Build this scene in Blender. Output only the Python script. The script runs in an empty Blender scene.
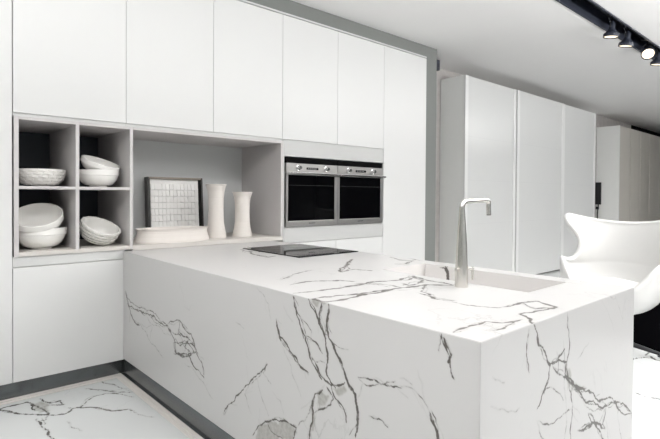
import bpy, bmesh, math, random
import numpy as np
from mathutils import Vector, Matrix, Euler
random.seed(7)
SC = bpy.context.scene
COL = SC.collection
PI = math.pi
H = 1.355                     # eye height

# ------------------------------------------------------------------ materials
def nt(name):
    m = bpy.data.materials.new(name); m.use_nodes = True
    t = m.node_tree; b = t.nodes['Principled BSDF']
    return m, t, b
def mat(name, col, rough=.5, metal=0., spec=.5, noise=0., nscale=8., coat=0., bump=0., bscale=200., emit=None):
    m, t, b = nt(name)
    b.inputs['Roughness'].default_value = rough; b.inputs['Metallic'].default_value = metal
    b.inputs['Specular IOR Level'].default_value = spec
    b.inputs['Coat Weight'].default_value = coat
    tc = t.nodes.new('ShaderNodeTexCoord')
    n = t.nodes.new('ShaderNodeTexNoise'); n.inputs['Scale'].default_value = nscale; n.inputs['Detail'].default_value = 4
    t.links.new(tc.outputs['Object'], n.inputs['Vector'])
    mx = t.nodes.new('ShaderNodeMix'); mx.data_type = 'RGBA'
    k = 1 - noise
    mx.inputs['A'].default_value = (col[0]*k, col[1]*k, col[2]*k, 1); mx.inputs['B'].default_value = (*col, 1)
    t.links.new(n.outputs['Fac'], mx.inputs['Factor']); t.links.new(mx.outputs['Result'], b.inputs['Base Color'])
    if bump:
        n2 = t.nodes.new('ShaderNodeTexNoise'); n2.inputs['Scale'].default_value = bscale
        t.links.new(tc.outputs['Object'], n2.inputs['Vector'])
        bp = t.nodes.new('ShaderNodeBump'); bp.inputs['Strength'].default_value = bump; bp.inputs['Distance'].default_value = .004
        t.links.new(n2.outputs['Fac'], bp.inputs['Height']); t.links.new(bp.outputs['Normal'], b.inputs['Normal'])
    if emit:
        b.inputs['Emission Color'].default_value = (*col, 1); b.inputs['Emission Strength'].default_value = emit
    return m
def marble(name, base, rough, proc=.5):
    m, t, b = nt(name)
    L = t.links.new
    def N(k, **kw):
        n = t.nodes.new(k)
        for a, v in kw.items(): setattr(n, a, v)
        return n
    tc = N('ShaderNodeTexCoord')
    cl = N('ShaderNodeTexNoise'); cl.inputs['Scale'].default_value = 1.7; cl.inputs['Detail'].default_value = 6
    L(tc.outputs['Object'], cl.inputs['Vector'])
    m0 = N('ShaderNodeMix', data_type='RGBA'); m0.inputs['A'].default_value = (base[0]*.95, base[1]*.95, base[2]*.955, 1); m0.inputs['B'].default_value = (*base, 1)
    L(cl.outputs['Fac'], m0.inputs['Factor'])
    # thin faint veins everywhere: ridges of a warped noise
    w = N('ShaderNodeTexNoise'); w.inputs['Scale'].default_value = 1.15; w.inputs['Detail'].default_value = 9; w.inputs['Distortion'].default_value = .7
    L(tc.outputs['Object'], w.inputs['Vector'])
    s = N('ShaderNodeMath', operation='SUBTRACT'); s.inputs[1].default_value = .5; L(w.outputs['Fac'], s.inputs[0])
    a = N('ShaderNodeMath', operation='ABSOLUTE'); L(s.outputs[0], a.inputs[0])
    r = N('ShaderNodeMapRange'); r.inputs['From Min'].default_value = 0; r.inputs['From Max'].default_value = .0035
    r.inputs['To Min'].default_value = proc; r.inputs['To Max'].default_value = 0; L(a.outputs[0], r.inputs['Value'])
    w2 = N('ShaderNodeTexNoise'); w2.inputs['Scale'].default_value = 2.3; w2.inputs['Detail'].default_value = 3
    L(tc.outputs['Object'], w2.inputs['Vector'])
    r2 = N('ShaderNodeMapRange'); r2.inputs['From Min'].default_value = .5; r2.inputs['From Max'].default_value = .68; L(w2.outputs['Fac'], r2.inputs['Value'])
    pm = N('ShaderNodeMath', operation='MULTIPLY'); L(r.outputs['Result'], pm.inputs[0]); L(r2.outputs['Result'], pm.inputs[1])
    # drawn veins
    at = N('ShaderNodeAttribute', attribute_name='vein'); pt = N('ShaderNodeAttribute', attribute_name='patch')
    fn = N('ShaderNodeTexNoise'); fn.inputs['Scale'].default_value = 38; fn.inputs['Detail'].default_value = 6
    L(tc.outputs['Object'], fn.inputs['Vector'])
    fr = N('ShaderNodeMapRange'); fr.inputs['From Min'].default_value = .38; fr.inputs['From Max'].default_value = .60; fr.inputs['To Min'].default_value = .5
    L(fn.outputs['Fac'], fr.inputs['Value'])
    vm = N('ShaderNodeMath', operation='MULTIPLY'); L(at.outputs['Fac'], vm.inputs[0]); L(fr.outputs['Result'], vm.inputs[1])
    ss = N('ShaderNodeMapRange', interpolation_type='SMOOTHSTEP'); ss.inputs['From Min'].default_value = .16; ss.inputs['From Max'].default_value = .62; ss.inputs['To Max'].default_value = .92
    L(vm.outputs[0], ss.inputs['Value'])
    hs = N('ShaderNodeMath', operation='MULTIPLY'); hs.inputs[1].default_value = .45; L(vm.outputs[0], hs.inputs[0])
    hm = N('ShaderNodeMath', operation='MAXIMUM'); L(ss.outputs['Result'], hm.inputs[0]); L(hs.outputs[0], hm.inputs[1])
    mxv = N('ShaderNodeMath', operation='MAXIMUM'); L(hm.outputs[0], mxv.inputs[0]); L(pm.outputs[0], mxv.inputs[1])
    pf = N('ShaderNodeTexNoise'); pf.inputs['Scale'].default_value = 55; pf.inputs['Detail'].default_value = 8
    L(tc.outputs['Object'], pf.inputs['Vector'])
    pr = N('ShaderNodeMapRange'); pr.inputs['From Min'].default_value = .35; pr.inputs['From Max'].default_value = .65; pr.inputs['To Min'].default_value = .6; L(pf.outputs['Fac'], pr.inputs['Value'])
    pp = N('ShaderNodeMath', operation='MULTIPLY'); L(pt.outputs['Fac'], pp.inputs[0]); L(pr.outputs['Result'], pp.inputs[1])
    m1 = N('ShaderNodeMix', data_type='RGBA'); m1.inputs['B'].default_value = (.30, .285, .255, 1)
    L(pp.outputs[0], m1.inputs['Factor']); L(m0.outputs['Result'], m1.inputs['A'])
    vc = N('ShaderNodeMix', data_type='RGBA'); vc.inputs['A'].default_value = (.025, .023, .021, 1); vc.inputs['B'].default_value = (.07, .052, .035, 1)
    L(w2.outputs['Fac'], vc.inputs['Factor'])
    m2 = N('ShaderNodeMix', data_type='RGBA'); L(mxv.outputs[0], m2.inputs['Factor']); L(m1.outputs['Result'], m2.inputs['A']); L(vc.outputs['Result'], m2.inputs['B'])
    L(m2.outputs['Result'], b.inputs['Base Color'])
    b.inputs['Roughness'].default_value = rough
    return m

M = dict(
 lacquer=mat('white_lacquer', (.72, .72, .71), .38, noise=.015, nscale=3),
 lacquer_edge=mat('white_edge', (.64, .64, .63), .45, noise=.02),
 greige=mat('greige_board', (.60, .575, .57), .5, noise=.04, nscale=6),
 shelf_floor=mat('shelf_floor', (.63, .60, .565), .5, noise=.04, nscale=6),
 dark_back=mat('dark_back_board', (.035, .043, .055), .4, noise=.1, nscale=4),  # cubbyhole backs, far darker and bluer than the niche back
 niche_back=mat('niche_back_board', (.63, .64, .635), .45, noise=.03),
 oven_panel=mat('oven_surround', (.56, .56, .55), .4, noise=.02),
 grey_wall=mat('grey_wall', (.215, .223, .213), .75, noise=.06, nscale=20, bump=.15),
 wall=mat('pale_wall', (.66, .65, .64), .8, noise=.04, nscale=5, bump=.1),
 plaster=mat('patchy_plaster', (.62, .59, .57), .85, noise=.35, nscale=9, bump=.3, bscale=60),
 ceiling=mat('ceiling_paint', (.88, .87, .86), .85, noise=.02, nscale=3, bump=.05),
 black=mat('black_metal', (.012, .013, .016), .4, noise=.2),
 navy=mat('dark_channel', (.028, .033, .05), .5, noise=.2),
 blackwall=mat('black_wall', (.004, .004, .004), .9, spec=.1, noise=.2),
 kick=mat('graphite_plinth', (.16, .17, .175), .22, metal=.85, noise=.1, nscale=4),
 trim=mat('pale_trim', (.68, .65, .62), .35, noise=.05),
 steel=mat('brushed_steel', (.42, .41, .40), .33, metal=.9, noise=.12, nscale=60),
 nickel=mat('brushed_nickel', (.80, .775, .73), .26, metal=1., noise=.08, nscale=90),
 chrome=mat('chrome', (.8, .8, .8), .1, metal=1.),
 glass=mat('black_glass', (.002, .002, .0025), .05, spec=.06),
 hob=mat('hob_glass', (.005, .005, .006), .04, spec=.08),
 mark=mat('pale_print', (.35, .35, .35), .5), darkmark=mat('dark_print', (.03, .03, .03), .5),
 ceramic=mat('white_ceramic', (.90, .885, .85), .22, noise=.02, coat=.3),
 matte_ceramic=mat('bisque_ceramic', (.78, .735, .69), .6, noise=.05, nscale=20),
 relief=mat('white_relief', (.92, .91, .885), .6, noise=.04), wood=mat('dark_frame', (.022, .02, .018), .4, noise=.2), tan=mat('tan_edge', (.34, .29, .24), .5, noise=.2),
 gloss_panel=mat('gloss_grey_panel', (.68, .685, .675), .28, noise=.03, nscale=2), stile=mat('white_stile', (.78, .78, .77), .3),
 side=mat('wardrobe_side', (.86, .87, .85), .4, noise=.02), warm=mat('warm_panel', (.62, .59, .54), .3, noise=.05),
 leather=mat('white_leather', (.73, .725, .71), .38, noise=.02, bump=.04, bscale=120),
 carpet=mat('black_carpet', (.0025, .0025, .003), 1., spec=.0, noise=.4, nscale=60, bump=.6, bscale=300),
 lens=mat('lit_lamp', (1., .86, .66), .4, emit=1.2),
 floor=marble('marble_floor', (.68, .695, .69), .16, .35),
 marble=marble('marble_slab', (.615, .605, .595), .34, .3),
)
M['bare'] = mat('composite_sink', (.72, .70, .685), .4, noise=.03)

# ------------------------------------------------------------------ object helpers
def link(o, parent=None):
    COL.objects.link(o)
    if parent is not None: o.parent = parent
    return o
def thing(name, label, cat, loc=(0, 0, 0), rz=0, group=None):
    o = bpy.data.objects.new(name, None); o.empty_display_size = .1
    o.location = loc; o.rotation_euler = (0, 0, rz); link(o)
    o['label'] = label; o['category'] = cat
    if group: o['group'] = group
    return o
def tag(o, label, cat, group=None, kind=None):
    o['label'] = label; o['category'] = cat
    if group: o['group'] = group
    if kind: o['kind'] = kind
    return o
def mesh_obj(name, me, m, parent=None, smooth=False):
    if not isinstance(m, (list, tuple)): m = [m]
    for k in m: me.materials.append(M[k] if isinstance(k, str) else k)
    if smooth:
        for p in me.polygons: p.use_smooth = True
        if smooth != 'all': me.set_sharp_from_angle(angle=math.radians(smooth))
    return link(bpy.data.objects.new(name, me), parent)
class MB:
    def __init__(s): s.bm = bmesh.new(); s.mi = 0
    def _new(s, f0):
        s.bm.faces.ensure_lookup_table()
        for f in s.bm.faces[f0:]: f.material_index = s.mi
    def box(s, x0, x1, y0, y1, z0, z1, bev=0., rot=None, piv=None):
        b = bmesh.new(); r = bmesh.ops.create_cube(b, size=1)
        for v in b.verts:
            v.co = Vector(((x0+x1)/2+v.co.x*(x1-x0), (y0+y1)/2+v.co.y*(y1-y0), (z0+z1)/2+v.co.z*(z1-z0)))
        if bev: bmesh.ops.bevel(b, geom=b.edges[:], offset=bev, segments=2, affect='EDGES', profile=.6)
        if rot is not None: b.transform(Matrix.Translation(piv) @ rot @ Matrix.Translation(-Vector(piv)))
        s.merge(b); return s
    def merge(s, b):
        me = bpy.data.meshes.new('t'); b.to_mesh(me); b.free(); f0 = len(s.bm.faces)
        s.bm.from_mesh(me); bpy.data.meshes.remove(me); s._new(f0)
    def lathe(s, prof, c=(0, 0, 0), n=40, sx=1., sy=1., mtx=None):
        b = bmesh.new(); rings = []
        for r, z in prof:
            if r < 1e-6: rings.append([b.verts.new((0, 0, z))])
            else: rings.append([b.verts.new((r*sx*math.cos(2*PI*i/n), r*sy*math.sin(2*PI*i/n), z)) for i in range(n)])
        for A, B in zip(rings, rings[1:]):
            for i in range(n):
                j = (i+1) % n
                if len(A) == 1 and len(B) == 1: continue
                if len(A) == 1: b.faces.new((A[0], B[j], B[i]))
                elif len(B) == 1: b.faces.new((A[i], A[j], B[0]))
                else: b.faces.new((A[i], A[j], B[j], B[i]))
        bmesh.ops.recalc_face_normals(b, faces=b.faces[:])
        if mtx is not None: b.transform(mtx)
        b.transform(Matrix.Translation(Vector(c))); s.merge(b); return s
    def tube(s, pts, rad, n=14, cap=True):
        b = bmesh.new(); pts = [Vector(p) for p in pts]
        if not isinstance(rad, (list, tuple)): rad = [rad]*len(pts)
        rings = []; up = None
        for i, p in enumerate(pts):
            d = (pts[min(i+1, len(pts)-1)]-pts[max(i-1, 0)]).normalized()
            if up is None: up = Vector((0, 0, 1)) if abs(d.z) < .9 else Vector((1, 0, 0))
            a = d.cross(up).normalized(); up = a.cross(d).normalized()
            rings.append([b.verts.new(p+rad[i]*(math.cos(2*PI*k/n)*a+math.sin(2*PI*k/n)*up)) for k in range(n)])
        for A, B in zip(rings, rings[1:]):
            for k in range(n): b.faces.new((A[k], A[(k+1) % n], B[(k+1) % n], B[k]))
        if cap: b.faces.new(rings[0]); b.faces.new(rings[-1])
        bmesh.ops.recalc_face_normals(b, faces=b.faces[:])
        s.merge(b); return s
    def out(s, name, m, parent=None, smooth=False):
        me = bpy.data.meshes.new(name); s.bm.to_mesh(me); s.bm.free()
        return mesh_obj(name, me, m, parent, smooth)
def struct(o, label=None):
    o['kind'] = 'structure'
    if label: o['label'] = label
    return o
def box(name, m, *a, bev=0., parent=None): return MB().box(*a, bev=bev).out(name, m, parent)
def copy_tree(o, parent=None):
    c = o.copy(); COL.objects.link(c)
    if parent is not None: c.parent = parent
    for ch in [k for k in bpy.data.objects if k.parent == o]: copy_tree(ch, c)
    return c

# ------------------------------------------------------------------ marble faces with drawn veins
def fractal(p, q, amp, rng, lvl):
    if lvl == 0: return [p]
    mx, my = (p[0]+q[0])/2, (p[1]+q[1])/2
    dx, dy = q[0]-p[0], q[1]-p[1]; k = rng.uniform(-amp, amp)
    m = (mx-dy*k, my+dx*k)
    return fractal(p, m, amp, rng, lvl-1)+fractal(m, q, amp, rng, lvl-1)
def vein_field(us, vs, veins, patches, seed=3, soft=1.0, minw=.0022):
    rng = random.Random(seed)
    U, V = np.array(us), np.array(vs)
    F = np.zeros((len(U), len(V)), np.float32)
    segs = []; extra = []
    for w, I, pts in veins:      # companion strands that part from and rejoin a main vein
        if I < .45: continue
        for _ in range(2):
            k0 = rng.uniform(-1, 1); n = len(pts)
            o = [(x+rng.uniform(-.3, 1)*k0*w*3.2, y+rng.uniform(-1, .3)*k0*w*3.2) for x, y in pts]
            a, b = (0, n) if n < 4 else sorted(rng.sample(range(n+1), 2))
            if b-a >= 2: extra.append((w*.45, I*.55, o[a:b]))
    veins = list(veins)+extra
    for w, I, pts in veins:
        path = []
        for p, q in zip(pts, pts[1:]):
            L = math.hypot(q[0]-p[0], q[1]-p[1])
            path += fractal(p, q, .11, rng, 5 if L > .12 else 4)
        path.append(pts[-1]); n = len(path); ph = rng.uniform(0, 6)
        for i, (p, q) in enumerate(zip(path, path[1:])):
            t = i/n; e = min(1, 6*t+.35, 6*(1-t)+.35)
            k = .66+.5*math.sin(ph+i*.31)*math.sin(1.7*ph+i*.11)
            segs.append((max(minw, w*.52*k*e+.0010), I*(.75+.25*k)*(.5+.5*e), p, q))
            if rng.random() < .012:     # hairline side branches
                a = math.atan2(q[1]-p[1], q[0]-p[0])+rng.choice((-1, 1))*rng.uniform(.3, .9); l = rng.uniform(.02, .07); x = p
                for _ in range(6):
                    a += rng.uniform(-.25, .25); y = (x[0]+math.cos(a)*l/4, x[1]+math.sin(a)*l/4)
                    segs.append((max(minw*.8, .0016), I*.4, x, y)); x = y
    for w, I, p, q in segs:
        R = w*4.5*soft+.004
        i0, i1 = np.searchsorted(U, (min(p[0], q[0])-R, max(p[0], q[0])+R)); j0, j1 = np.searchsorted(V, (min(p[1], q[1])-R, max(p[1], q[1])+R))
        if i1 <= i0 or j1 <= j0: continue
        X = U[i0:i1, None]; Y = V[None, j0:j1]
        dx, dy = q[0]-p[0], q[1]-p[1]; L2 = dx*dx+dy*dy+1e-12
        t = np.clip(((X-p[0])*dx+(Y-p[1])*dy)/L2, 0, 1)
        d = np.hypot(X-p[0]-t*dx, Y-p[1]-t*dy)/w
        f = min(1, I*1.45)*np.clip(1.35-d*.75, 0, 1)+.20*I*np.exp(-d*d*.12)
        F[i0:i1, j0:j1] = np.maximum(F[i0:i1, j0:j1], np.minimum(f, 1))
    G = np.zeros_like(F); X = U[:, None]+0*V[None]; Y = V[None]+0*U[:, None]
    Xw = X+.008*np.sin(Y*41+3*np.sin(X*23))+.003*np.sin(Y*150+X*77); Yw = Y+.008*np.sin(X*37+3*np.sin(Y*31))+.003*np.sin(X*130-Y*91)
    for P in patches:
        ins = np.zeros(F.shape, bool); n = len(P)
        for k in range(n):
            (x1, y1), (x2, y2) = P[k], P[(k+1) % n]
            c = ((y1 > Yw) != (y2 > Yw)) & (Xw < (x2-x1)*(Yw-y1)/(y2-y1+1e-9)+x1)
            ins ^= c
        G = np.maximum(G, ins*.75)
    for _ in range(2):
        G = G.copy(); G[1:-1, 1:-1] = (G[:-2, 1:-1]+G[2:, 1:-1]+G[1:-1, :-2]+G[1:-1, 2:]+G[1:-1, 1:-1]*2)/6
    return F, G.astype(np.float32)
def axis(stops):      # [(a, step), (b, step), ... (end, None)]
    out = []
    for (a, st), (b, _) in zip(stops, stops[1:]):
        n = max(1, round((b-a)/st)); out += [a+(b-a)*i/n for i in range(n)]
    return out+[stops[-1][0]]
def vein_sheet(name, us, vs, place, thick, m, veins, patches, parent=None, hole=None, seed=3, minw=.0022):
    """dense front sheet (veins in attributes) closed by edges and a back; place(u, v, t) -> xyz, t = depth into the slab"""
    F, G = vein_field(us, vs, veins, patches, seed, minw=minw)
    nu, nv = len(us), len(vs); U = np.repeat(np.array(us), nv); V = np.tile(np.array(vs), nu)
    A = np.stack(np.broadcast_arrays(*place(U, V, 0.*U)), 1)
    idx = np.arange(nu*nv).reshape(nu, nv)
    keep = np.ones((nu-1, nv-1), bool)
    um = (np.array(us[1:])+np.array(us[:-1]))/2; vm = (np.array(vs[1:])+np.array(vs[:-1]))/2
    if hole: keep &= ~(((um > hole[0]) & (um < hole[1]))[:, None] & ((vm > hole[2]) & (vm < hole[3]))[None])
    quads = np.stack([idx[:-1, :-1][keep], idx[1:, :-1][keep], idx[1:, 1:][keep], idx[:-1, 1:][keep]], 1)
    # rim and back
    ring = list(idx[:, 0])+list(idx[-1, 1:])+list(idx[:-1, -1][::-1])+list(idx[0, 1:-1][::-1])
    ring = np.array(ring); B = np.stack(np.broadcast_arrays(*place(U[ring], V[ring], thick+0*U[ring])), 1); b0 = nu*nv; k = np.arange(len(ring)); kn = (k+1) % len(ring)
    rim = np.stack([ring[kn], ring[k], b0+k, b0+kn], 1)
    verts = np.concatenate([A, B]); faces = np.concatenate([quads, rim])
    c = [k[0], nu-1, nu-1+nv-1, nu-1+nv-1+nu-1]
    if not hole: faces = np.concatenate([faces, [[b0+c[0], b0+c[3], b0+c[2], b0+c[1]]]])
    me = bpy.data.meshes.new(name)
    me.vertices.add(len(verts)); me.vertices.foreach_set('co', verts.astype(np.float32).ravel())
    me.loops.add(faces.size); me.loops.foreach_set('vertex_index', faces.astype(np.int32).ravel())
    me.polygons.add(len(faces)); me.polygons.foreach_set('loop_start', np.arange(0, faces.size, 4, dtype=np.int32))
    me.update(calc_edges=True); me.validate()
    for an, D in (('vein', F), ('patch', G)):
        at = me.attributes.new(an, 'FLOAT', 'POINT'); v = np.zeros(len(me.vertices), np.float32); v[:nu*nv] = D.ravel(); v[nu*nv:nu*nv+len(ring)] = D.ravel()[ring]
        at.data.foreach_set('value', v)
    return mesh_obj(name, me, m, parent)
M['gloss_seam'] = mat('seam_grey', (.60, .605, .60), .3)
M['bare_v'] = marble('sink_stone', (.72,.70,.685), .4, .2)
V_SIDE = [
 (0.007, 0.8, [(3.712, 0.635), (3.632, 0.521), (3.564, 0.455), (3.44, 0.434)]),
 (0.006, 0.75, [(3.685, 0.543), (3.44, 0.539), (3.249, 0.545), (2.973, 0.529), (2.877, 0.468), (2.846, 0.383), (2.672, 0.413), (2.59, 0.359), (2.486, 0.335)]),
 (0.005, 0.6, [(2.973, 0.537), (2.788, 0.592), (2.645, 0.545), (2.591, 0.47), (2.512, 0.412), (2.486, 0.351)]),
 (0.005, 0.55, [(2.877, 0.442), (2.729, 0.489), (2.575, 0.469), (2.728, 0.391), (2.877, 0.375)]),
 (0.005, 0.5, [(2.817, 0.534), (2.672, 0.514), (2.728, 0.425)]),
 (0.004, 0.6, [(2.859, 0.472), (2.787, 0.444), (2.672, 0.481), (2.606, 0.452), (2.728, 0.397), (2.859, 0.39), (2.883, 0.44)]),
 (0.004, 0.5, [(2.909, 0.501), (2.758, 0.508), (2.628, 0.499), (2.564, 0.452)]),
 (0.004, 0.5, [(3.703, 0.588), (3.522, 0.562), (3.308, 0.557), (3.072, 0.528), (2.921, 0.509)]),
 (0.003, 0.5, [(2.788, 0.592), (2.817, 0.521), (2.729, 0.45), (2.644, 0.433)]),
 (0.003, 0.35, [(3.564, 0.455), (3.323, 0.413), (3.105, 0.333), (3.037, 0.308)]),
 (0.003, 0.3, [(3.323, 0.537), (3.212, 0.466), (3.248, 0.386)]),
 (0.003, 0.3, [(2.728, 0.356), (2.537, 0.313), (2.387, 0.25)]),
 (0.003, 0.3, [(3.44, 0.443), (3.141, 0.494), (2.909, 0.475)]),
 (0.006, 0.8, [(1.802, 0.796), (1.779, 0.723), (1.699, 0.675), (1.638, 0.634), (1.574, 0.615)]),
 (0.005, 0.85, [(1.679, 0.916), (1.654, 0.843), (1.595, 0.763), (1.566, 0.689), (1.51, 0.632), (1.489, 0.612)]),
 (0.006, 0.9, [(1.574, 0.922), (1.512, 0.852), (1.472, 0.79), (1.453, 0.726), (1.457, 0.638), (1.406, 0.602)]),
 (0.004, 0.6, [(1.486, 0.926), (1.507, 0.87), (1.464, 0.783)]),
 (0.008, 0.9, [(1.45, 0.929), (1.459, 0.845), (1.446, 0.787), (1.395, 0.731), (1.358, 0.683), (1.329, 0.633), (1.294, 0.611), (1.282, 0.542), (1.295, 0.454)]),
 (0.005, 0.7, [(1.552, 0.683), (1.497, 0.627), (1.431, 0.603), (1.353, 0.638)]),
 (0.006, 0.75, [(1.483, 0.57), (1.531, 0.538), (1.547, 0.479), (1.544, 0.418), (1.563, 0.339)]),
 (0.004, 0.6, [(1.431, 0.603), (1.406, 0.56), (1.356, 0.534), (1.344, 0.488)]),
 (0.004, 0.6, [(1.53, 0.462), (1.456, 0.509), (1.418, 0.556), (1.457, 0.59)]),
 (0.004, 0.5, [(1.531, 0.529), (1.564, 0.456)]),
 (0.004, 0.5, [(1.595, 0.763), (1.525, 0.752), (1.484, 0.718)]),
 (0.003, 0.35, [(1.64, 0.845), (1.553, 0.79), (1.566, 0.743)]),
 (0.003, 0.35, [(1.566, 0.689), (1.524, 0.673), (1.471, 0.683)]),
 (0.004, 0.65, [(2.271, 0.207), (2.164, 0.305), (2.024, 0.438), (1.914, 0.531), (1.872, 0.573)]),
 (0.003, 0.35, [(1.879, 0.577), (1.907, 0.523), (1.843, 0.491)]),
 (0.003, 0.3, [(2.004, 0.298), (2.063, 0.374), (2.024, 0.438)]),
 (0.003, 0.3, [(1.95, 0.481), (1.913, 0.4), (1.859, 0.337)]),
 (0.005, 0.6, [(1.992, 0.198), (1.94, 0.262), (1.869, 0.308), (1.743, 0.356), (1.65, 0.358), (1.674, 0.297)]),
 (0.003, 0.4, [(1.869, 0.308), (1.842, 0.274), (1.742, 0.272)]),
 (0.003, 0.4, [(1.65, 0.358), (1.592, 0.41), (1.55, 0.466)]),
 (0.005, 0.5, [(1.283, 0.679), (1.2, 0.694), (1.135, 0.689), (1.077, 0.7)]),
 (0.004, 0.4, [(1.254, 0.663), (1.179, 0.682), (1.1, 0.716)]),
 (0.004, 0.45, [(1.225, 0.554), (1.162, 0.56), (1.133, 0.544)]),
 (0.003, 0.3, [(1.292, 0.596), (1.254, 0.663), (1.283, 0.679)]),
 (0.003, 0.25, [(1.96, 0.912), (1.864, 0.853), (1.846, 0.787)]),
 (0.003, 0.25, [(2.154, 0.71), (2.077, 0.696)]),
 (0.003, 0.2, [(1.747, 0.863), (1.684, 0.809)]),
 (0.003, 0.25, [(1.752, 0.681), (1.682, 0.576), (1.622, 0.501)]),
 (0.003, 0.2, [(1.826, 0.457), (1.769, 0.435), (1.743, 0.386)]),
 (0.004, 0.5, [(0.914, 0.919), (0.895, 0.877), (0.881, 0.832), (0.866, 0.79)]),
 (0.005, 0.6, [(0.904, 0.91), (0.877, 0.863), (0.888, 0.836)]),
 (0.003, 0.4, [(0.919, 0.915), (0.924, 0.864)]),
 (0.003, 0.3, [(1.081, 0.705), (1.038, 0.713), (0.997, 0.697), (0.957, 0.659), (0.936, 0.621)]),
 (0.006, 0.8, [(0.957, 0.659), (0.933, 0.616), (0.925, 0.579)]),
 (0.003, 0.2, [(1.006, 0.779), (0.981, 0.702), (0.957, 0.659)]),
 (0.003, 0.25, [(1.081, 0.732), (1.03, 0.726)]),
]
V_END = [
 (0.003, 0.45, [(1.59, 0.91), (1.575, 0.846), (1.594, 0.763)]),
 (0.006, 0.7, [(1.624, 0.92), (1.663, 0.842), (1.751, 0.754), (1.742, 0.713), (1.698, 0.669), (1.654, 0.623)]),
 (0.005, 0.55, [(1.891, 0.919), (1.908, 0.838), (1.91, 0.763), (1.883, 0.724), (1.917, 0.641), (1.949, 0.557), (1.935, 0.421)]),
 (0.005, 0.3, [(1.86, 0.818), (1.872, 0.764), (1.872, 0.638), (1.878, 0.44)]),
 (0.005, 0.6, [(1.751, 0.754), (1.838, 0.771), (1.871, 0.786)]),
 (0.006, 0.75, [(1.766, 0.755), (1.828, 0.754), (1.89, 0.734), (1.877, 0.693), (1.965, 0.626), (2.101, 0.57), (2.207, 0.498), (2.417, 0.435), (2.647, 0.319)]),
 (0.005, 0.6, [(1.773, 0.742), (1.892, 0.677), (1.965, 0.626)]),
 (0.009, 0.7, [(1.91, 0.65), (1.983, 0.612), (2.08, 0.584)]),
 (0.005, 0.7, [(1.965, 0.618), (2.05, 0.552), (2.253, 0.455), (2.417, 0.429), (2.547, 0.38), (2.649, 0.285)]),
 (0.007, 0.8, [(2.008, 0.439), (2.167, 0.422), (2.292, 0.354)]),
 (0.006, 0.7, [(2.104, 0.473), (2.189, 0.398), (2.28, 0.307)]),
 (0.004, 0.5, [(2.298, 0.442), (2.264, 0.384), (2.292, 0.354)]),
 (0.003, 0.25, [(2.102, 0.766), (2.044, 0.743), (1.991, 0.72)]),
 (0.004, 0.4, [(1.664, 0.579), (1.828, 0.54), (1.938, 0.545)]),
 (0.003, 0.3, [(1.352, 0.718), (1.408, 0.693), (1.529, 0.661)]),
 (0.003, 0.3, [(1.359, 0.806), (1.431, 0.77)]),
 (0.003, 0.3, [(2.3, 0.39), (2.327, 0.292)]),
 (0.003, 0.35, [(2.467, 0.43), (2.444, 0.364), (2.5, 0.234)]),
 (0.003, 0.3, [(1.655, 0.584), (1.717, 0.493)]),
 (0.003, 0.35, [(1.804, 0.792), (1.823, 0.709)]),
 (0.004, 0.4, [(1.683, 0.673), (1.775, 0.663), (1.866, 0.595)]),
]
V_TOP = [
 (0.009, 0.35, [(1.311, 0.885), (1.4, 0.893), (1.513, 0.895), (1.545, 0.848), (1.617, 0.828)]),
 (0.007, 0.6, [(1.795, 0.961), (1.898, 0.957), (1.977, 0.929), (1.927, 0.832), (1.849, 0.838), (1.706, 0.87), (1.678, 0.819), (1.606, 0.77)]),
 (0.007, 0.35, [(1.898, 0.957), (1.839, 0.872), (1.917, 0.823)]),
 (0.008, 0.3, [(1.696, 1.156), (1.695, 1.064), (1.741, 0.972), (1.795, 0.961)]),
 (0.006, 0.3, [(1.417, 0.824), (1.546, 0.82), (1.643, 0.827)]),
 (0.012, 0.5, [(1.306, 1.699), (1.455, 1.672), (1.616, 1.665), (1.787, 1.674), (1.927, 1.62), (2.061, 1.642)]),
 (0.014, 0.6, [(1.296, 1.488), (1.428, 1.47), (1.574, 1.474), (1.742, 1.484), (1.926, 1.452), (2.011, 1.359)]),
 (0.012, 0.4, [(1.278, 1.561), (1.433, 1.537), (1.562, 1.503), (1.7, 1.488)]),
 (0.014, 0.35, [(1.414, 1.866), (1.532, 1.886), (1.685, 1.808), (1.723, 1.727)]),
 (0.012, 0.5, [(1.871, 1.986), (2.09, 2.177), (2.301, 2.349)]),
 (0.009, 0.35, [(1.888, 2.004), (2.002, 2.021), (2.041, 1.925)]),
 (0.012, 0.45, [(2.579, 2.26), (2.525, 2.124), (2.572, 2.044), (2.41, 1.973), (2.353, 2.02)]),
 (0.012, 0.5, [(2.033, 3.332), (1.938, 2.994), (1.924, 2.787), (2.003, 2.818)]),
 (0.012, 0.4, [(1.925, 1.597), (2.078, 1.655), (2.001, 1.534), (1.844, 1.498), (1.86, 1.553)]),
 (0.009, 0.4, [(1.732, 1.342), (1.691, 1.24), (1.717, 1.159)]),
 (0.009, 0.3, [(1.458, 2.008), (1.681, 2.128), (1.792, 2.161)]),
 (0.012, 0.4, [(2.707, 2.404), (2.729, 2.235), (2.603, 2.019)]),
 (0.009, 0.3, [(1.926, 1.452), (1.768, 1.361), (1.691, 1.24)]),
 (0.012, 0.6, [(1.249, 1.52), (1.299, 1.544), (1.304, 1.473)]),
 (0.009, 0.35, [(1.69, 1.694), (1.765, 1.609), (1.773, 1.49)]),
 (0.01, 0.5, [(2.018, 1.364), (2.033, 1.533), (2.061, 1.642)]),
 (0.009, 0.4, [(2.18, 3.469), (2.055, 3.085)]),
]
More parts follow.
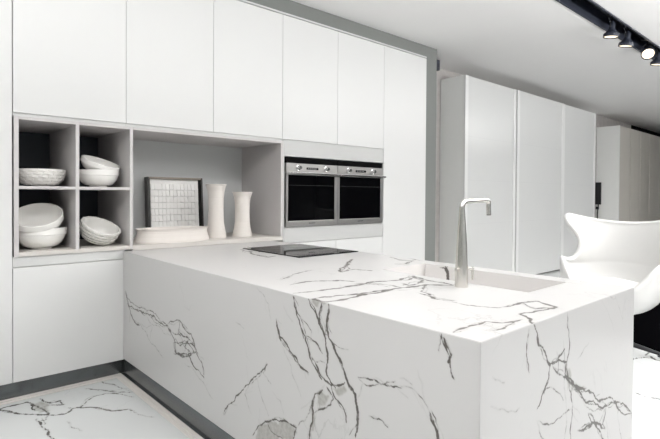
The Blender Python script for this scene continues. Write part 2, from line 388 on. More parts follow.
V_FLOOR = [
 (0.012, 0.75, [(0.46, 3.664), (0.502, 3.659), (0.567, 3.661), (0.646, 3.666), (0.667, 3.594), (0.661, 3.493)]),
 (0.01, 0.7, [(0.466, 3.709), (0.499, 3.641), (0.566, 3.519), (0.628, 3.444), (0.683, 3.389), (0.737, 3.335), (0.789, 3.316), (0.847, 3.367), (0.939, 3.311), (0.98, 3.245), (1.027, 3.165), (1.112, 3.123), (1.122, 3.083)]),
 (0.008, 0.5, [(0.928, 3.401), (0.998, 3.475), (1.075, 3.475), (1.154, 3.393), (1.199, 3.293)]),
 (0.008, 0.5, [(0.997, 3.657), (1.092, 3.529), (1.231, 3.381)]),
 (0.008, 0.45, [(1.122, 3.716), (1.17, 3.605), (1.212, 3.463)]),
 (0.01, 0.6, [(0.643, 3.352), (0.648, 3.244), (0.662, 3.134), (0.663, 3.01)]),
 (0.007, 0.35, [(0.773, 3.204), (0.77, 3.105), (0.802, 3.012)]),
 (0.01, 0.55, [(0.722, 3.671), (0.761, 3.546), (0.821, 3.552), (0.815, 3.466), (0.743, 3.52)]),
 (0.01, 0.5, [(0.677, 3.586), (0.702, 3.485), (0.712, 3.371)]),
 (0.007, 0.35, [(0.712, 3.371), (0.681, 3.301), (0.641, 3.312)]),
 (0.008, 0.45, [(0.928, 3.401), (0.892, 3.36), (0.83, 3.394)]),
 (0.007, 0.35, [(1.112, 3.123), (1.139, 2.993), (1.184, 2.918)]),
 (0.01, 0.6, [(4.562, 1.382), (4.604, 1.362), (4.745, 1.307), (4.751, 1.236), (4.716, 1.153)]),
 (0.01, 0.6, [(4.805, 1.323), (4.946, 1.325), (4.984, 1.256), (5.047, 1.221)]),
 (0.01, 0.7, [(4.823, 1.282), (4.739, 1.229), (4.766, 1.166)]),
 (0.008, 0.5, [(3.836, 1.113), (3.824, 1.079), (3.818, 1.019), (3.84, 0.936)]),
]
V_BASIN = [
 (0.014, 0.9, [(1.771, 0.949), (1.761, 0.901), (1.745, 0.823)]),
]
P_SIDE = [[(1.94, 0.258), (1.859, 0.307), (1.727, 0.357), (1.656, 0.353), (1.68, 0.295), (1.955, 0.191)], [(1.523, 0.549), (1.483, 0.57), (1.444, 0.556), (1.461, 0.513), (1.514, 0.49)], [(1.426, 0.599), (1.357, 0.636), (1.333, 0.607), (1.357, 0.575), (1.406, 0.568)], [(1.554, 0.922), (1.46, 0.934), (1.486, 0.912), (1.526, 0.905)], [(1.542, 0.476), (1.522, 0.461), (1.546, 0.381), (1.563, 0.357)]]
P_END = [[(1.91, 0.653), (1.983, 0.624), (2.101, 0.574), (2.022, 0.59), (1.947, 0.615)], [(1.883, 0.724), (1.915, 0.709), (1.935, 0.636), (1.907, 0.629)]]
P_FLOOR = [[(0.677, 3.586), (0.723, 3.619), (0.751, 3.53), (0.724, 3.428), (0.683, 3.418), (0.661, 3.493)], [(0.944, 3.307), (0.98, 3.245), (1.013, 3.177), (0.974, 3.226)]]
# ================================================================== THE ROOM
WY = 3.78                      # face of the grey wall
fx = axis([(-3, .4), (.15, .008), (1.30, .25), (2.7, .012), (5.0, .4), (17, None)])
fy = axis([(-5, .4), (.1, .012), (1.5, .2), (2.3, .008), (3.85, .3), (4.6, None)])
fl = vein_sheet('floor', fx, fy, lambda u, v, t: (u, v, -t), .1, 'floor', V_FLOOR, P_FLOOR, seed=11, minw=.004)
struct(fl)
CZ = 3.215
struct(MB().box(-3, 17, -5, 1.84, CZ, CZ+.25).box(-3, 17, 2.065, 4.6, CZ, CZ+.25).box(-3, 17, 1.84, 2.065, CZ+.2, CZ+.25).out('ceiling', 'ceiling'))
# grey wall that frames the cabinets
struct(MB().box(-3, -.4, WY, 4.6, 0, CZ).box(-.4, 4.945, WY, 4.6, 3.075, CZ).box(4.9455, 5.18, WY, 4.6, 0, CZ).box(-.4, 4.945, 4.57, 4.6, 0, 3.075).out('wall_back', 'grey_wall'))
struct(MB().box(5.18, 14.25, 4.31, 4.6, 0, CZ).out('wall_rear', 'plaster'))
struct(MB().box(14.25, 16.9, 4.31, 4.6, 0, CZ).box(16.7, 16.9, -5, 4.30, 0, CZ).out('wall_far', 'blackwall'))
struct(MB().box(-3.15, -3, -5, 4.6, 0, CZ).out('wall_left', 'grey_wall'))
struct(MB().box(5.19, 5.62, 4.05, 4.30, 3.075, CZ-.004).out('trim_1', 'navy'))
# front of the room: a wide shop window
struct(MB().box(-3, 6.92, -5.15, -5, 0, .25).box(-3, 6.92, -5.15, -5, 3.0, CZ).box(6.92, 17, -5.15, -5, 0, CZ).out('wall_front', 'grey_wall'))
w = MB()
for k in range(5): w.box(-3+k*2.48, -2.94+k*2.48, -5.12, -5.04, .25, 3.0)
w.box(-3, 6.92, -5.12, -5.04, .25, .31).box(-3, 6.92, -5.12, -5.04, 2.94, 3.0)
struct(w.out('window_1', 'navy'))
# strip of edging on the floor along the plinths
struct(MB().box(-.4, 1.23, 3.715, 3.779, 0, .004, .001).box(-.4, 1.25, 3.742, 3.779, .004, .009, .001).out('trim_2', 'trim'))
struct(MB().box(1.226, 1.277, .80, 3.779, 0, .004, .001).box(1.250, 1.277, .80, 3.779, .004, .009, .001).out('trim_3', 'trim'))

# ================================================================== CABINETS
FY = 3.76                      # door face
G = .0018                      # half gap between doors
def upper(x0, x1, label):
    t = thing('wall_cabinet', label, 'cabinet', ((x0+x1)/2, FY, 1.882), 0, 'handleless white wall cabinets'); w = (x1-x0)/2
    box('carcass', 'lacquer_edge', -w+.0004, w-.0004, .024, .66, .012, 1.172, parent=t)
    box('door', 'lacquer', -w+G, w-G, 0, .022, 0, 1.166, bev=.0012, parent=t)
    box('top_panel', 'lacquer_edge', -w+.0004, w-.0004, -.001, .66, 1.174, 1.19, parent=t)
    box('bottom_rail', 'lacquer_edge', -w+.0004, w-.0004, .012, .05, -.022, .008, parent=t)
X = [.588, 1.309, 2.03, 2.75, 3.455, 4.168]
LB = ['tall flat white wall cabinet above the cubbyholes of stacked bowls', 'flat white wall cabinet above the framed relief and oval dish', 'flat white wall cabinet above the two tall vases',
      'flat white wall cabinet above the left oven', 'flat white wall cabinet above the right oven']
for a, b, l in zip(X, X[1:], LB): upper(a, b, l)
def tall(x0, x1, label):
    t = thing('tall_cabinet', label, 'cabinet', ((x0+x1)/2, FY, 0)); w = (x1-x0)/2
    box('carcass', 'lacquer_edge', -w+.0004, w-.0004, .024, .66, .115, 3.056, parent=t)
    box('door', 'lacquer', -w+G, w-G, 0, .022, .112, 3.048, bev=.0012, parent=t)
    box('top_panel', 'lacquer_edge', -w+.0004, w-.0004, -.001, .66, 3.057, 3.072, parent=t)
    box('plinth', 'kick', -w, w, .022, .05, 0, .11, parent=t)
tall(-.38, .586, 'floor-to-top white cabinet at the left edge, left of the cubbyholes')
tall(4.168, 4.945, 'floor-to-top white cabinet to the right of the ovens')
def base(name, x0, x1, label, drawers):
    t = thing(name, label, 'cabinet', ((x0+x1)/2, FY, 0)); w = (x1-x0)/2
    box('carcass', 'lacquer_edge', -w+.0004, w-.0004, .024, .64, .112, .888, parent=t)
    if drawers:
        for z0, z1 in ((.112, .50), (.504, .888)): box('drawer', 'lacquer', -w+G, w-G, 0, .022, z0, z1, bev=.0012, parent=t)
    else:
        box('door', 'lacquer', -w+G, w-G, 0, .022, .112, .862, bev=.0012, parent=t)
        box('grip_rail', 'lacquer_edge', -w+G, w-G, .012, .03, .868, .9335, bev=.001, parent=t)
    box('plinth', 'kick', -w, w, .022, .05, 0, .11, parent=t)
base('base_cabinet', .586, 1.309, 'handleless white base cabinet under the cubbyholes', False)
base('drawer_cabinet', 2.76, 3.445, 'white drawer cabinet below the left oven, behind the hob', True)
base('drawer_cabinet', 3.445, 4.168, 'white drawer cabinet below the right oven', True)
box('base_filler', 'lacquer', 1.311, 2.758, 3.79, 4.40, 0, .905)
tag(bpy.data.objects['base_filler'], 'white base unit hidden under the niche behind the marble island', 'cabinet')

# ---- open shelf unit with four cubbyholes
t = thing('cubbyhole_shelf', 'greige open shelf of four cubbyholes left of the display niche', 'shelf', (0, 0, 0))
for x0, x1, nm in ((.594, .622, 'side_panel'), (.964, .988, 'divider'), (1.338, 1.3605, 'side_panel')):
    box(nm, 'greige', x0, x1, FY+(.002 if nm == 'divider' else 0), 4.53, .962 if nm == 'divider' else .935, 1.838 if nm == 'divider' else 1.858, bev=.001, parent=t)
box('top_panel', 'greige', .6225, 1.3375, FY, 4.53, 1.838, 1.858, bev=.001, parent=t)
box('bottom_panel', 'shelf_floor', .6225, 1.3375, FY, 4.53, .935, .962, bev=.001, parent=t)
box('shelf', 'greige', .6225, .9635, FY+.004, 4.53, 1.382, 1.402, bev=.001, parent=t)
box('shelf', 'greige', .9885, 1.3375, FY+.004, 4.53, 1.382, 1.402, bev=.001, parent=t)
box('back_panel', 'dark_back', .594, 1.3605, 4.531, 4.545, .935, 1.858, parent=t)
# ---- display niche
t = thing('display_niche', 'wide grey open niche holding the relief, dish and two vases', 'shelf', (0, 0, 0))
box('bottom_panel', 'shelf_floor', 1.362, 2.76, FY, 4.45, .926, .962, bev=.001, parent=t)
box('top_panel', 'greige', 1.362, 2.76, FY, 4.45, 1.838, 1.858, bev=.001, parent=t)
box('side_panel', 'greige', 2.735, 2.76, FY, 4.45, .963, 1.8375, bev=.001, parent=t)
box('back_panel', 'niche_back', 1.362, 2.76, 4.451, 4.465, .926, 1.858, parent=t)
# ---- oven housing
t = thing('oven_housing', 'light grey fascia panel framing the two built-in ovens', 'cabinet', (0, 0, 0))
box('top_fascia', 'oven_panel', 2.776, 4.160, FY, FY+.02, 1.722, 1.876, bev=.001, parent=t)
box('bottom_fascia', 'oven_panel', 2.776, 4.160, FY, FY+.02, .893, 1.043, bev=.001, parent=t)
box('side_panel', 'lacquer_edge', 2.762, 2.774, FY, 4.4, .893, 1.876, parent=t)
box('side_panel', 'lacquer_edge', 4.1615, 4.1665, FY+.001, 4.4, .893, 1.876, parent=t)
box('back_panel', 'lacquer_edge', 2.776, 4.160, 4.38, 4.4, .893, 1.876, parent=t)

# ---- ovens
def oven(x0, w, label):
    t = thing('built_in_oven', label, 'oven', (x0, FY, 1.047), 0, 'built-in ovens'); h = .668; bot = 0
    box('body', 'black', .004, w-.004, .03, .55, .004, h-.004, parent=t)
    box('vent_strip', 'blackwall', 0, w, -.004, .028, h-.055, h, bev=.002, parent=t)
    box('control_panel', 'steel', 0, w, -.018, .028, h-.148, h-.057, bev=.003, parent=t)
    p = [o for o in bpy.data.objects if o.parent == t and o.name.startswith('control_panel')][-1]
    for kx in (.14*w/.66, .50*w/.66):
        k = MB().lathe([(0, -.0), (.028, 0), (.028, .006), (.021, .008), (.019, .034), (.016, .038), (0, .038)], n=28, mtx=Matrix.Rotation(PI/2, 4, 'X'), c=(kx, -.018, h-.1)).box(kx-.0025, kx+.0025, -.06, -.05, h-.1, h-.082)
        k.out('knob', 'chrome', t, 40)
    d = box('display', 'glass', .245*w/.66, .395*w/.66, -.0195, -.0175, h-.113, h-.092, parent=t)
    mk = MB()
    for i in range(5): mk.box(.262*w/.66+i*.024, .262*w/.66+i*.024+.012, -.0205, -.0196, h-.107, h-.099)
    mk.out('display_digits', 'mark', d)
    f = MB().box(0, w, -.02, .028, 0, .055, .003).box(0, w, -.02, .028, h-.185, h-.15, .003).box(0, .03, -.02, .028, .05, h-.18, .003).box(w-.052, w, -.02, .028, .05, h-.18, .003).out('door', 'steel', t)
    g = box('glass', 'glass', .020, w-.046, -.0212, .02, .058, h-.170, parent=f)
    MB().tube([(.03, -.0205, .40), (w-.055, -.0205, .40)], .0015, 8).out('rack_line', 'darkmark', f)
    lg = MB()
    for i in range(8): lg.box(w*.42+i*.0105, w*.42+i*.0105+.007, -.0212, -.0198, .026, .034)
    lg.out('nameplate', 'darkmark', f)
    hd = MB().box(.0, w, -.068, -.056, h-.162, h-.144, .004)
    for a in (.03, w-.05): hd.box(a, a+.02, -.058, -.018, h-.159, h-.147)
    hd.out('handle', 'chrome', f)
oven(2.785, .66, 'left built-in oven, steel frame and black glass, nearer the vases')
oven(3.452, .688, 'right built-in oven, steel frame and black glass, beside the tall cabinet')

# ================================================================== MARBLE ISLAND
t = thing('kitchen_island', 'long white marble kitchen island with dark veins and waterfall sides', 'kitchen island', (0, 0, 0))
IX0, IX1, IY0, IY1, TZ = 1.29, 2.642, .776, 3.757, .925
ty = axis([(IY0, .0035), (1.04, .0035), (1.92, .005), (IY1, None)]); tx = axis([(IX0, .0045), (2.12, .0045), (2.53, .0045), (IX1, None)])
vein_sheet('worktop', tx, ty, lambda u, v, t: (np.clip(u, IX0+t, IX1-t), np.maximum(v, IY0+t), TZ-t), .02, 'marble', [(w*1.15, min(1, i*1.6), p) for w, i, p in V_TOP], [], t, hole=(2.12, 2.53, 1.04, 1.92), seed=5, minw=.003)
sy = axis([(IY0, .003), (2.2, .0045), (IY1, None)])
vein_sheet('side_panel', sy, axis([(.121, .003), (TZ-.0005, None)]), lambda u, v, t: (IX0+t, np.maximum(u, IY0+t), np.minimum(v, TZ-t)), .02, 'marble', V_SIDE, P_SIDE, t, seed=6)
vein_sheet('end_panel', axis([(IX0+.0004, .003), (IX1, None)]), axis([(0, .003), (TZ-.0005, None)]), lambda u, v, t: (np.clip(u, IX0+t, IX1-t), IY0+t, np.minimum(v, TZ-t)), .02, 'marble', V_END, P_END, t, seed=9)
box('back_panel', 'marble', IX1-.02, IX1-.0004, IY0+.021, IY1, .112, TZ-.021, parent=t)
MB().box(IX0+.002, IX1-.03, IY0+.022, IY1, 0, .120).box(IX0-.012, IX0+.002, IY0+.022, 3.76, .0, .010).out('plinth', 'kick', t)
# sink sunk in the worktop
sk = MB()
d = TZ-.22
sk.box(2.106, 2.1203, 1.026, 1.934, d-.014, TZ-.0004).box(2.106, 2.544, 1.026, 1.0403, d-.014, TZ-.0004).box(2.106, 2.544, 1.9197, 1.934, d-.014, TZ-.0004)
sk.box(2.106, 2.544, 1.026, 1.934, d-.014, d)
s = sk.out('sink_basin', 'bare', t)
vein_sheet('sink_wall', axis([(1.04, .004), (1.92, None)]), axis([(d, .004), (TZ-.0004, None)]), lambda u, v, t: (2.5297+t, u, v), .012, M['bare_v'], V_BASIN, [], s, seed=2)
MB().lathe([(0, 0), (.045, 0), (.045, .004), (.036, .006), (.03, .002), (0, .002)], c=(2.33, 1.48, d), n=32).out('drain', 'nickel', s, 40)
# ---- faucet
def arc(c, r, a0, a1, ax, n=8):   # in plane x/z at given y
    return [(c[0]+r*math.cos(a0+(a1-a0)*i/n), ax, c[1]+r*math.sin(a0+(a1-a0)*i/n)) for i in range(n+1)]
t = thing('kitchen_faucet', 'tall brushed nickel faucet with an angular spout beside the sink', 'faucet', (2.01, 1.314, TZ))
MB().lathe([(0, 0), (.031, 0), (.031, .004), (.0305, .03), (.029, .10), (.0245, .20), (.0215, .255), (.0205, .2555), (.0205, .259), (0, .259)], n=36).out('body', 'nickel', t, 40)
pts = [(0, 0, .255), (0, 0, .30), (0, 0, .35)]+arc((.033, .372), .033, PI, PI/2+.03, 0, 8)+[(.10, 0, .407), (.19, 0, .409)]+arc((.215, .389), .02, PI/2, 0, 0, 6)+[(.236, 0, .37), (.238, 0, .337)]
rr = [.021, .0175, .0140]+[.0125]*9+[.012, .012]+[.0118]*7+[.0115, .0115]
MB().tube(pts, rr, 18).out('spout', 'nickel', t, 50)
MB().lathe([(.0085, -.001), (.0105, -.001), (.0105, .004), (0, .004)], c=(.238, 0, .334), n=20).out('aerator', 'darkmark', t, 40)
l = MB().tube([(-.045, -.0, .085), (.0, 0, .085)], .009, 12).tube([(0, 0, .085), (.055, -.03, .085)], .007, 12).tube([(.05, -.027, .093), (.052, -.028, .045), (.05, -.028, .03)], [.0065, .006, .005], 10)
l.out('lever', 'nickel', t, 50)

# ---- hob
t = thing('induction_hob', 'flat black glass induction hob set in the marble worktop', 'hob', (2.355, 2.985, TZ+.0005))
box('glass', 'hob', -.29, .28, -.36, .36, 0, .006, bev=.0015, parent=t)
for cx, cy, r in ((-.12, -.19, .10), (-.12, .19, .085), (.13, -.19, .085), (.13, .19, .10)):
    MB().lathe([(r-.0012, .0), (r, .0), (r, .0003), (r-.0012, .0003), (r-.0012, 0)], c=(cx, cy, .0061), n=48).out('cooking_zone_ring', 'darkmark', t)
for i in range(6): box('touch_mark', 'mark', -.27, -.262, -.1+i*.04, -.085+i*.04, .0061, .0064, parent=t)

# ================================================================== CROCKERY
def bowl_profile(r, h, th=.008, foot=.42, band=True):
    o = [(0, 0), (r*foot, 0), (r*foot, .008), (r*foot*1.03, .012)]
    for i in range(1, 11):
        a = i/10; o.append((r*(foot*1.05+(1-foot*1.05)*math.sin(a*PI/2)**.9), .012+(h-.012)*(1-math.cos(a*PI/2))**.95*1.0))
    if band:
        rr, hh = r, h
        o = [q for q in o if q[1] < h*.68]+[(r*.955, h*.68), (r*1.0, h*.69), (r*1.0, h*.985), (r*.99, h)]
    i = [(r-th, h), (r-th-.002, h*.9)]
    for k in range(9, -1, -1):
        a = k/10; i.append(((r-th-.004)*(foot*.9+(1-foot*.9)*math.sin(a*PI/2)) if k else 0, .014+(h*.9-.014)*(1-math.cos(a*PI/2))))
    return o+i
def plain_bowl(loc, r, h, label, group, tilt=(0, 0)):
    t = MB().lathe(bowl_profile(r, h), n=56).out('serving_bowl', 'ceramic', None, 35)
    t.location = loc; t.rotation_euler = (tilt[0], tilt[1], 0)
    return tag(t, label, 'bowl', group)
def scale_bowl(loc, r, h, label, tilt=(0, 0), rz=0):
    prof = bowl_profile(r, h, .007, .40, False)
    m = MB().lathe(prof, n=48)
    def rad(z): 
        a = max(0, min(1, z/h)); return r*(.42+.58*math.sin(math.acos(1-a)))
    rows, n = 5, 15
    for k in range(rows):
        z0 = h*(.06+.9*k/rows); z1 = h*(.06+.9*(k+1.12)/rows); z1 = min(z1, h*.985)
        for j in range(n):
            a0 = 2*PI*(j+.5*(k % 2))/n; da = 2*PI/n*.49
            b = bmesh.new()
            def P(a, z, o): q = rad(z)+o; return b.verts.new((q*math.cos(a), q*math.sin(a), z))
            zm = (z0+z1)/2
            lo = [P(a0-da*.8, z0+.004, .003), P(a0+da*.8, z0+.004, .003)]; mid = [P(a0-da, zm, .006), P(a0+da, zm, .006)]; hi = [P(a0-da, z1, .0095), P(a0, z1+.002, .011), P(a0+da, z1, .0095)]
            inn = [P(a0-da, z1-.002, -.003), P(a0+da, z1-.002, -.003), P(a0-da*.8, z0, -.003), P(a0+da*.8, z0, -.003)]
            c = P(a0, zm, .0105)
            for f in ((lo[0], lo[1], c), (lo[1], mid[1], c), (mid[1], hi[2], c), (hi[2], hi[1], c), (hi[1], hi[0], c), (hi[0], mid[0], c), (mid[0], lo[0], c),
                      (hi[0], hi[1], hi[2], inn[1], inn[0]), (mid[0], hi[0], inn[0]), (lo[0], mid[0], inn[0], inn[2]), (hi[2], mid[1], inn[1]), (mid[1], lo[1], inn[3], inn[1]), (lo[1], lo[0], inn[2], inn[3])):
                try: b.faces.new(f)
                except ValueError: pass
            m.merge(b)
    t = m.out('textured_bowl', 'ceramic', None, 12)
    t.location = loc; t.rotation_euler = (tilt[0], tilt[1], rz)
    return tag(t, label, 'bowl')
SZ, BZ = 1.4025, .9625
scale_bowl((.79, 3.97, SZ), .151, .120, 'white bowl of overlapping scales standing level in the top left cubbyhole')
gr = 'smooth white serving bowls'
plain_bowl((.79, 3.965, BZ), .161, .150, 'large white serving bowl at the bottom of the stack, lower left cubbyhole', gr)
plain_bowl((.787, 3.985, BZ+.122), .160, .140, 'large white bowl tilted on top of another in the lower left cubbyhole', gr, (math.radians(27), math.radians(-13)))
plain_bowl((1.17, 3.955, SZ), .147, .128, 'white serving bowl at the bottom of the stack, upper right cubbyhole', gr)
plain_bowl((1.165, 3.968, SZ+.103), .140, .10, 'white bowl leaning to the right on another in the upper right cubbyhole', gr, (math.radians(17), math.radians(13)))
scale_bowl((1.155, 3.975, BZ+.034), .136, .132, 'white bowl of overlapping scales tipped over in the lower right cubbyhole', (math.radians(24), math.radians(14)))

# ---- oval dish
def ridged(pr, n, amp): 
    out = []
    for (r0, z0), (r1, z1) in zip(pr, pr[1:]):
        L = max(1, int(abs(z1-z0)/.006)) if n else 1
        for i in range(L): 
            q = i/L; out.append((r0+(r1-r0)*q+(amp if i % 2 else 0), z0+(z1-z0)*q))
    return out+[pr[-1]]
pr = ridged([(1.0, .0), (1.0, .015), (.965, .045), (.935, .075), (.93, .09), (.955, .104), (.975, .110)], 1, .006)
d = MB().lathe([(0, 0)]+pr+[(.94, .110), (.90, .09), (.90, .02), (0, .02)], n=72, sx=.318, sy=.165).out('oval_dish', 'matte_ceramic', None, 35)
d.location = (1.757, 3.935, BZ); tag(d, 'low oval cream dish with flared rim in front of the framed relief', 'dish')
def vase(loc, h, label):
    s = h/.457
    pr = ridged([(.092, 0), (.089, .03*s), (.077, .09*s), (.069, .15*s), (.067, .25*s), (.069, .34*s), (.076, .40*s), (.089, .443*s), (.095, .455*s)], 1, .0012)
    v = MB().lathe([(0, 0)]+pr+[(.095, .457*s), (.089, .455*s), (.068, .40*s), (.055, .3*s), (.055, .1*s), (.066, .02*s), (0, .02*s)], n=48).out('vase', 'matte_ceramic', None, 35)
    v.location = loc; tag(v, label, 'vase', 'ribbed cream vases')
vase((2.205, 4.03, BZ), .484, 'taller cream ribbed vase with flared mouth, next to the framed relief')
vase((2.458, 3.99, BZ), .416, 'shorter cream ribbed vase with flared mouth, nearer the ovens')

# ---- framed relief
t = thing('framed_relief', 'square white relief of small blocks in a dark frame leaning in the niche', 'picture', (1.957, 4.315, BZ)); t.rotation_euler = (math.radians(-4), 0, 0)
W, HH = .255, .545
box('backboard', 'relief', -W+.02, W-.02, .012, .03, .02, HH-.015, parent=t)
f = MB().box(-W-.012, -W+.012, -.022, .045, 0, HH, .001).box(W-.004, W+.012, -.022, .045, 0, HH, .001).box(-W, W, -.018, .045, 0, .02).out('frame', 'wood', t)
box('top_edge', 'tan', -W, W, -.022, .045, HH-.016, HH, bev=.001, parent=f)
rl = MB(); nc, nr = 13, 8; cw, chh = (2*W-.05)/nc, (HH-.09)/nr
rng = random.Random(4)
for i in range(nc):
    for j in range(nr):
        x = -W+.025+i*cw; z = .03+j*chh
        R = Matrix.Rotation(-rng.uniform(.05, .22), 4, 'X') @ Matrix.Rotation(rng.uniform(-.15, .15), 4, 'Z')
        rl.box(x+.001, x+cw-.001, -.002, .012, z+.003, z+chh-.001, rot=R, piv=(x+cw/2, 0, z+.006))
rl.out('block_relief', 'relief', t)

# ================================================================== WARDROBES
t = thing('sliding_wardrobe', 'long white wardrobe with three tall glossy grey sliding doors', 'wardrobe', (0, 0, 0))
TW = 3.055
box('side_panel', 'side', 6.0, 6.02, 3.915, 4.305, 0, TW, bev=.001, parent=t)
box('side_panel', 'side', 10.71, 10.73, 3.915, 4.305, 0, TW-.002, parent=t)
box('top_panel', 'side', 6.021, 10.709, 3.915, 4.305, TW-.03, TW-.001, parent=t)
box('interior', 'lacquer_edge', 6.025, 10.705, 3.96, 4.305, .0, TW-.032, parent=t)
for i, (a, b) in enumerate(((6.0, 7.44), (7.46, 9.19), (9.19, 10.73))):
    yy = 3.905 if i != 1 else 3.89
    d = box('sliding_door', 'gloss_panel', a+.07, b-.07, yy-.012, yy+.005, .03, TW-.004, parent=t)
    MB().box(a, a+.075, yy-.02, yy+.008, .03, TW-.003, .002).out('stile', 'stile', d)
    MB().box(b-.075, b, yy-.02, yy+.008, .03, TW-.003, .002).out('stile', 'stile', d)
    s = MB()
    for z in (.95, 1.58, 2.2): s.box(a+.075, b-.075, yy-.0125, yy-.0118, z, z+.003)
    s.out('panel_seam', 'gloss_seam', d)
t = thing('tall_storage_unit', 'warm grey panelled storage unit beyond the sliding wardrobe', 'wardrobe', (0, 0, 0))
box('side_panel', 'side', 11.95, 12.0, 3.84, 4.305, 0, 2.93, bev=.001, parent=t)
box('carcass', 'warm', 12.0, 16.6, 3.87, 4.305, 0, 2.925, parent=t)
xs = [12.0, 12.71, 13.42, 14.12, 14.9, 15.7, 16.6]
for a, b in zip(xs, xs[1:]):
    box('door', 'warm', a+.01, b-.03, 3.842, 3.868, .05, 2.925, bev=.002, parent=t)
t = thing('wall_screen', 'small black screen on the side of the far storage unit', 'screen', (11.948, 4.245, 1.43))
box('panel', 'black', -.04, 0, -.055, .06, -.25, .25, bev=.004, parent=t)
MB().tube([(-.01, .0, -.25), (-.012, .01, -.35), (-.01, .02, -.45), (-.012, .02, -.66)], .012, 8).box(-.03, 0, -.01, .05, -.36, -.30).out('cable', 'black', t)

# ================================================================== EGG CHAIR
def egg_chair(loc, rz):
    t = thing('egg_chair', 'white leather egg-shaped lounge chair beyond the island, beside the black carpet', 'chair', loc, rz)
    rows = [  # z, half width, depth, centre y, opening angle, lift of the rim, flare of the rim
     (.335, .03, .03, .02, 180, 0, 0), (.345, .13, .14, .03, 180, 0, 0), (.375, .23, .25, .04, 180, 0, 0), (.43, .31, .33, .04, 174, 0, 0), (.50, .362, .385, .03, 162, .0, .0),
     (.57, .395, .41, .01, 150, .01, .01), (.63, .40, .41, -.01, 140, .03, .04), (.68, .405, .40, -.03, 130, .10, .07), (.70, .40, .385, -.05, 118, .11, .06), (.72, .385, .37, -.07, 101, .035, .02), (.75, .365, .35, -.09, 87, 0, 0),
     (.83, .345, .335, -.115, 80, 0, 0), (.91, .345, .325, -.135, 78, 0, 0), (.99, .37, .315, -.155, 82, 0, .01), (1.05, .405, .305, -.175, 88, .0, .03), (1.11, .43, .295, -.19, 92, .0, .05), (1.15, .44, .285, -.195, 90, .01, .05), (1.178, .435, .275, -.20, 82, .01, .03)]
    NU = 28; b = bmesh.new(); g = []
    for k, (z, w, d, yc, th, lift, fl) in enumerate(rows):
        r = []
        for i in range(NU+1):
            u = -1+2*i/NU; a = math.radians(th)*u; e = abs(u)**5
            zz = z-(.075*math.cos(a)**2*(z-1.04)/.14 if z > 1.04 else 0)+lift*e
            r.append(b.verts.new((w*math.sin(a)*(1+fl*2*e), yc-d*math.cos(a), zz)))
        g.append(r)
    for A, B in zip(g, g[1:]):
        for i in range(NU): b.faces.new((A[i], A[i+1], B[i+1], B[i]))
    b.faces.new(g[0][:-1] if False else g[0][:NU])
    bmesh.ops.remove_doubles(b, verts=b.verts[:], dist=.002)
    bmesh.ops.recalc_face_normals(b, faces=b.faces[:])
    me = bpy.data.meshes.new('shell'); b.to_mesh(me); b.free()
    o = mesh_obj('shell', me, 'leather', t, 'all')
    s = o.modifiers.new('s', 'SOLIDIFY'); s.thickness = .045; s.offset = 0
    o.modifiers.new('u', 'SUBSURF').levels = 2; o.modifiers['u'].render_levels = 2
    # seat cushion
    b = bmesh.new(); NR, NS = 7, 32; rings = []
    for k in range(NR+1):
        q = k/NR; ring = []
        for i in range(NS):
            a = 2*PI*i/NS; x = .36*q*math.cos(a); y = .02+.34*q*math.sin(a)
            ring.append(b.verts.new((x, y, .58+.05*(1-q**4)-.03*q+.05*math.sin(a)*q)))
        rings.append(ring)
    for A, B in zip(rings, rings[1:]):
        for i in range(NS): b.faces.new((A[i], A[(i+1) % NS], B[(i+1) % NS], B[i]))
    bot = [b.verts.new((v.co.x*.95, v.co.y*.95, v.co.z-.11)) for v in rings[-1]]
    for i in range(NS): b.faces.new((rings[-1][i], rings[-1][(i+1) % NS], bot[(i+1) % NS], bot[i]))
    b.faces.new(bot); bmesh.ops.remove_doubles(b, verts=b.verts[:], dist=.001); bmesh.ops.recalc_face_normals(b, faces=b.faces[:])
    me = bpy.data.meshes.new('seat_cushion'); b.to_mesh(me); b.free(); mesh_obj('seat_cushion', me, 'leather', t, 'all')
    # star base
    MB().lathe([(0, .30), (.07, .33), (.07, .34), (0, .345)], n=24).tube([(0, 0, .06), (0, 0, .33)], [.028, .022], 16).out('column', 'steel', t, 40)
    for k in range(4):
        a = k*PI/2; c, s_ = math.cos(a), math.sin(a)
        MB().tube([(0, 0, .07), (c*.15, s_*.15, .062), (c*.36, s_*.36, .024)], [.03, .022, .014], 12).lathe([(0, 0), (.02, 0), (.02, .012), (0, .014)], c=(c*.36, s_*.36, 0), n=16).out('leg', 'black', t, 40)
    return t
egg_chair((4.78, 1.57, .0125), math.radians(95))
r = MB().box(5.02, 9.9, -3.2, 3.2, .0005, .012, .001)
rng = random.Random(9)
for i in range(420):      # short fringe along the near edge
    y = -1.0+i*.0062; l = rng.uniform(.01, .035); r.box(5.02-l, 5.03, y, y+.004, .001, .008)
r = r.out('carpet', 'carpet'); tag(r, 'black carpet lying on the marble floor next to the egg-shaped chair', 'carpet')

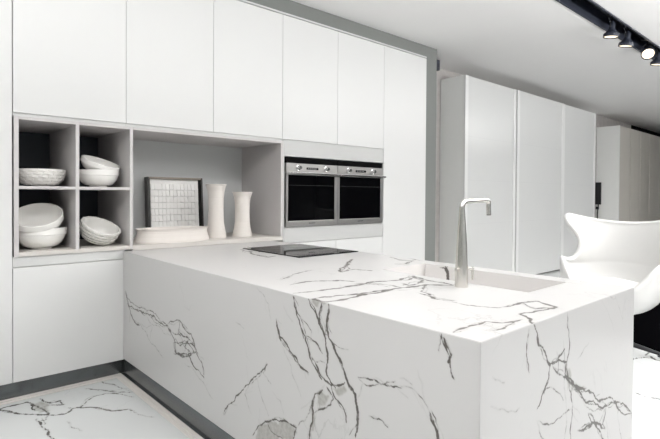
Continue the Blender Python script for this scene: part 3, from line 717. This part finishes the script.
# ================================================================== TRACK AND SPOTLIGHTS
t = thing('lighting_track', 'long black lighting track recessed in the ceiling', 'track', (0, 0, CZ))
box('channel', 'navy', -2.9, 16.6, 2.048, 2.064, -.012, .19, parent=t); box('channel', 'navy', -2.9, 16.6, 1.841, 1.857, -.012, .19, parent=t)
box('channel_bed', 'black', -2.9, 16.6, 1.858, 2.047, .15, .19, parent=t)
box('rail', 'black', -2.9, 16.6, 1.93, 1.97, .10, .149, bev=.003, parent=t)
box('rail_groove', 'navy', -2.9, 16.6, 1.895, 1.91, .12, .149, parent=t)
def spot(x, pitch, yaw, label, drop=0):
    t = thing('spotlight', label, 'spotlight', (x, 1.95, CZ+.125), yaw, 'track spotlights')
    MB().box(-.07, .07, -.02, .02, -.04, 0, .003).tube([(0, 0, -.04), (0, 0, -.09)], .009, 10).out('adapter', 'black', t)
    y = MB(); P = [(math.sin(a)*.055, 0, -.145+math.cos(a)*.055) for a in [(-1.9+3.8*i/10) for i in range(11)]]
    y.tube(P, .006, 8).tube([(.0, .0, -.07), (-.05, .02, -.03), (-.09, .01, -.06), (-.06, 0, -.11), (-.02, .01, -.12)], .005, 8)
    y.out('yoke', 'black', t, 50)
    Rm = Matrix.Rotation(pitch, 4, 'X')
    c = (0, 0, -.165)
    hd = MB().lathe([(0, .075), (.022, .075), (.028, .055), (.03, 0), (.036, -.02), (.06, -.05), (.074, -.06), (.077, -.068), (.077, -.098), (.070, -.098), (.066, -.07), (0, -.068)], n=36, mtx=Rm, c=c).out('lamp_head', 'navy', t, 35)
    MB().lathe([(0, -.086), (.066, -.086), (.066, -.090), (0, -.092)], n=32, mtx=Rm, c=c).out('lens', 'lens', hd, 35)
spot(5.80, math.radians(6), 0, 'leftmost black spotlight on the ceiling track, pointing straight down')
spot(6.28, math.radians(10), 0, 'second black spotlight from the left on the ceiling track, pointing down')
spot(7.0, math.radians(48), math.radians(115), 'tilted black spotlight on the ceiling track with its glowing face showing')
spot(7.45, math.radians(8), 0, 'black spotlight on the ceiling track at the right edge of the photo')

# ================================================================== LIGHT
def area(loc, rot, sx, sy, p, col=(1, 1, 1)):
    l = bpy.data.lights.new('added_area', 'AREA'); l.shape = 'RECTANGLE'; l.size = sx; l.size_y = sy; l.energy = p; l.color = col
    o = bpy.data.objects.new('added_light', l); o.location = loc; o.rotation_euler = rot; COL.objects.link(o); return o  # unseen area light, added to brighten the room
W_ = bpy.data.worlds.new('world'); SC.world = W_; W_.use_nodes = True
bg = W_.node_tree.nodes['Background']; bg.inputs['Color'].default_value = (.93, .97, 1, 1); bg.inputs['Strength'].default_value = .4
area((-1.4, .8, CZ-.02), (0, math.radians(-15), 0), 2.2, 4.5, 6)  # no fixture here: added for the island's side face
area((2.2, 1.1, CZ-.03), (math.radians(28), 0, 0), 6.5, .5, 60)  # added below the ceiling, standing in for the track spotlights
area((9, .6, CZ-.03), (math.radians(25), 0, 0), 7, .8, 190)  # added light without a fixture, aimed towards the wardrobes
# daylight entering through the shop window
for x in (-.5, 4.4): area((x, -4.95, 1.7), (PI/2, 0, 0), 4.8, 2.6, 4, (.97, .99, 1))
# unseen upward area lights outside the view, added to brighten the ceiling
area((-.9, .7, 2.0), (PI, 0, 0), 2, 1.4, 170)
area((6, -1.6, 2.0), (PI, 0, 0), 5, 1.2, 540)

# ================================================================== CAMERA
cd = bpy.data.cameras.new('camera'); cam = bpy.data.objects.new('camera', cd); COL.objects.link(cam)
F = 491.; cd.sensor_fit = 'HORIZONTAL'; cd.sensor_width = 36; cd.lens = F/660*36; cd.clip_end = 200; cd.clip_start = .05
cd.shift_x = 0; PITCH = .013; cd.shift_y = (195+F*math.tan(PITCH)-219.5)/660
al = math.atan2(550, F)
cam.location = (0, 0, H)
# look direction lies al to the left of +X; small clockwise roll of the picture
d = Vector((math.cos(al), math.sin(al), 0)); rt = Vector((math.sin(al), -math.cos(al), 0)); up = Vector((0, 0, 1))
R = Matrix((rt, up, -d)).transposed().to_4x4()
cam.matrix_world = Matrix.Translation((0, 0, H)) @ R @ Matrix.Rotation(-PITCH, 4, 'X') @ Matrix.Rotation(.0065, 4, 'Z')
SC.camera = cam
vs = SC.view_settings; vs.view_transform = 'Standard'; vs.look = 'None'; vs.gamma = 1; vs.exposure = -.02; vs.use_curve_mapping = False
SC.display_settings.display_device = 'sRGB'
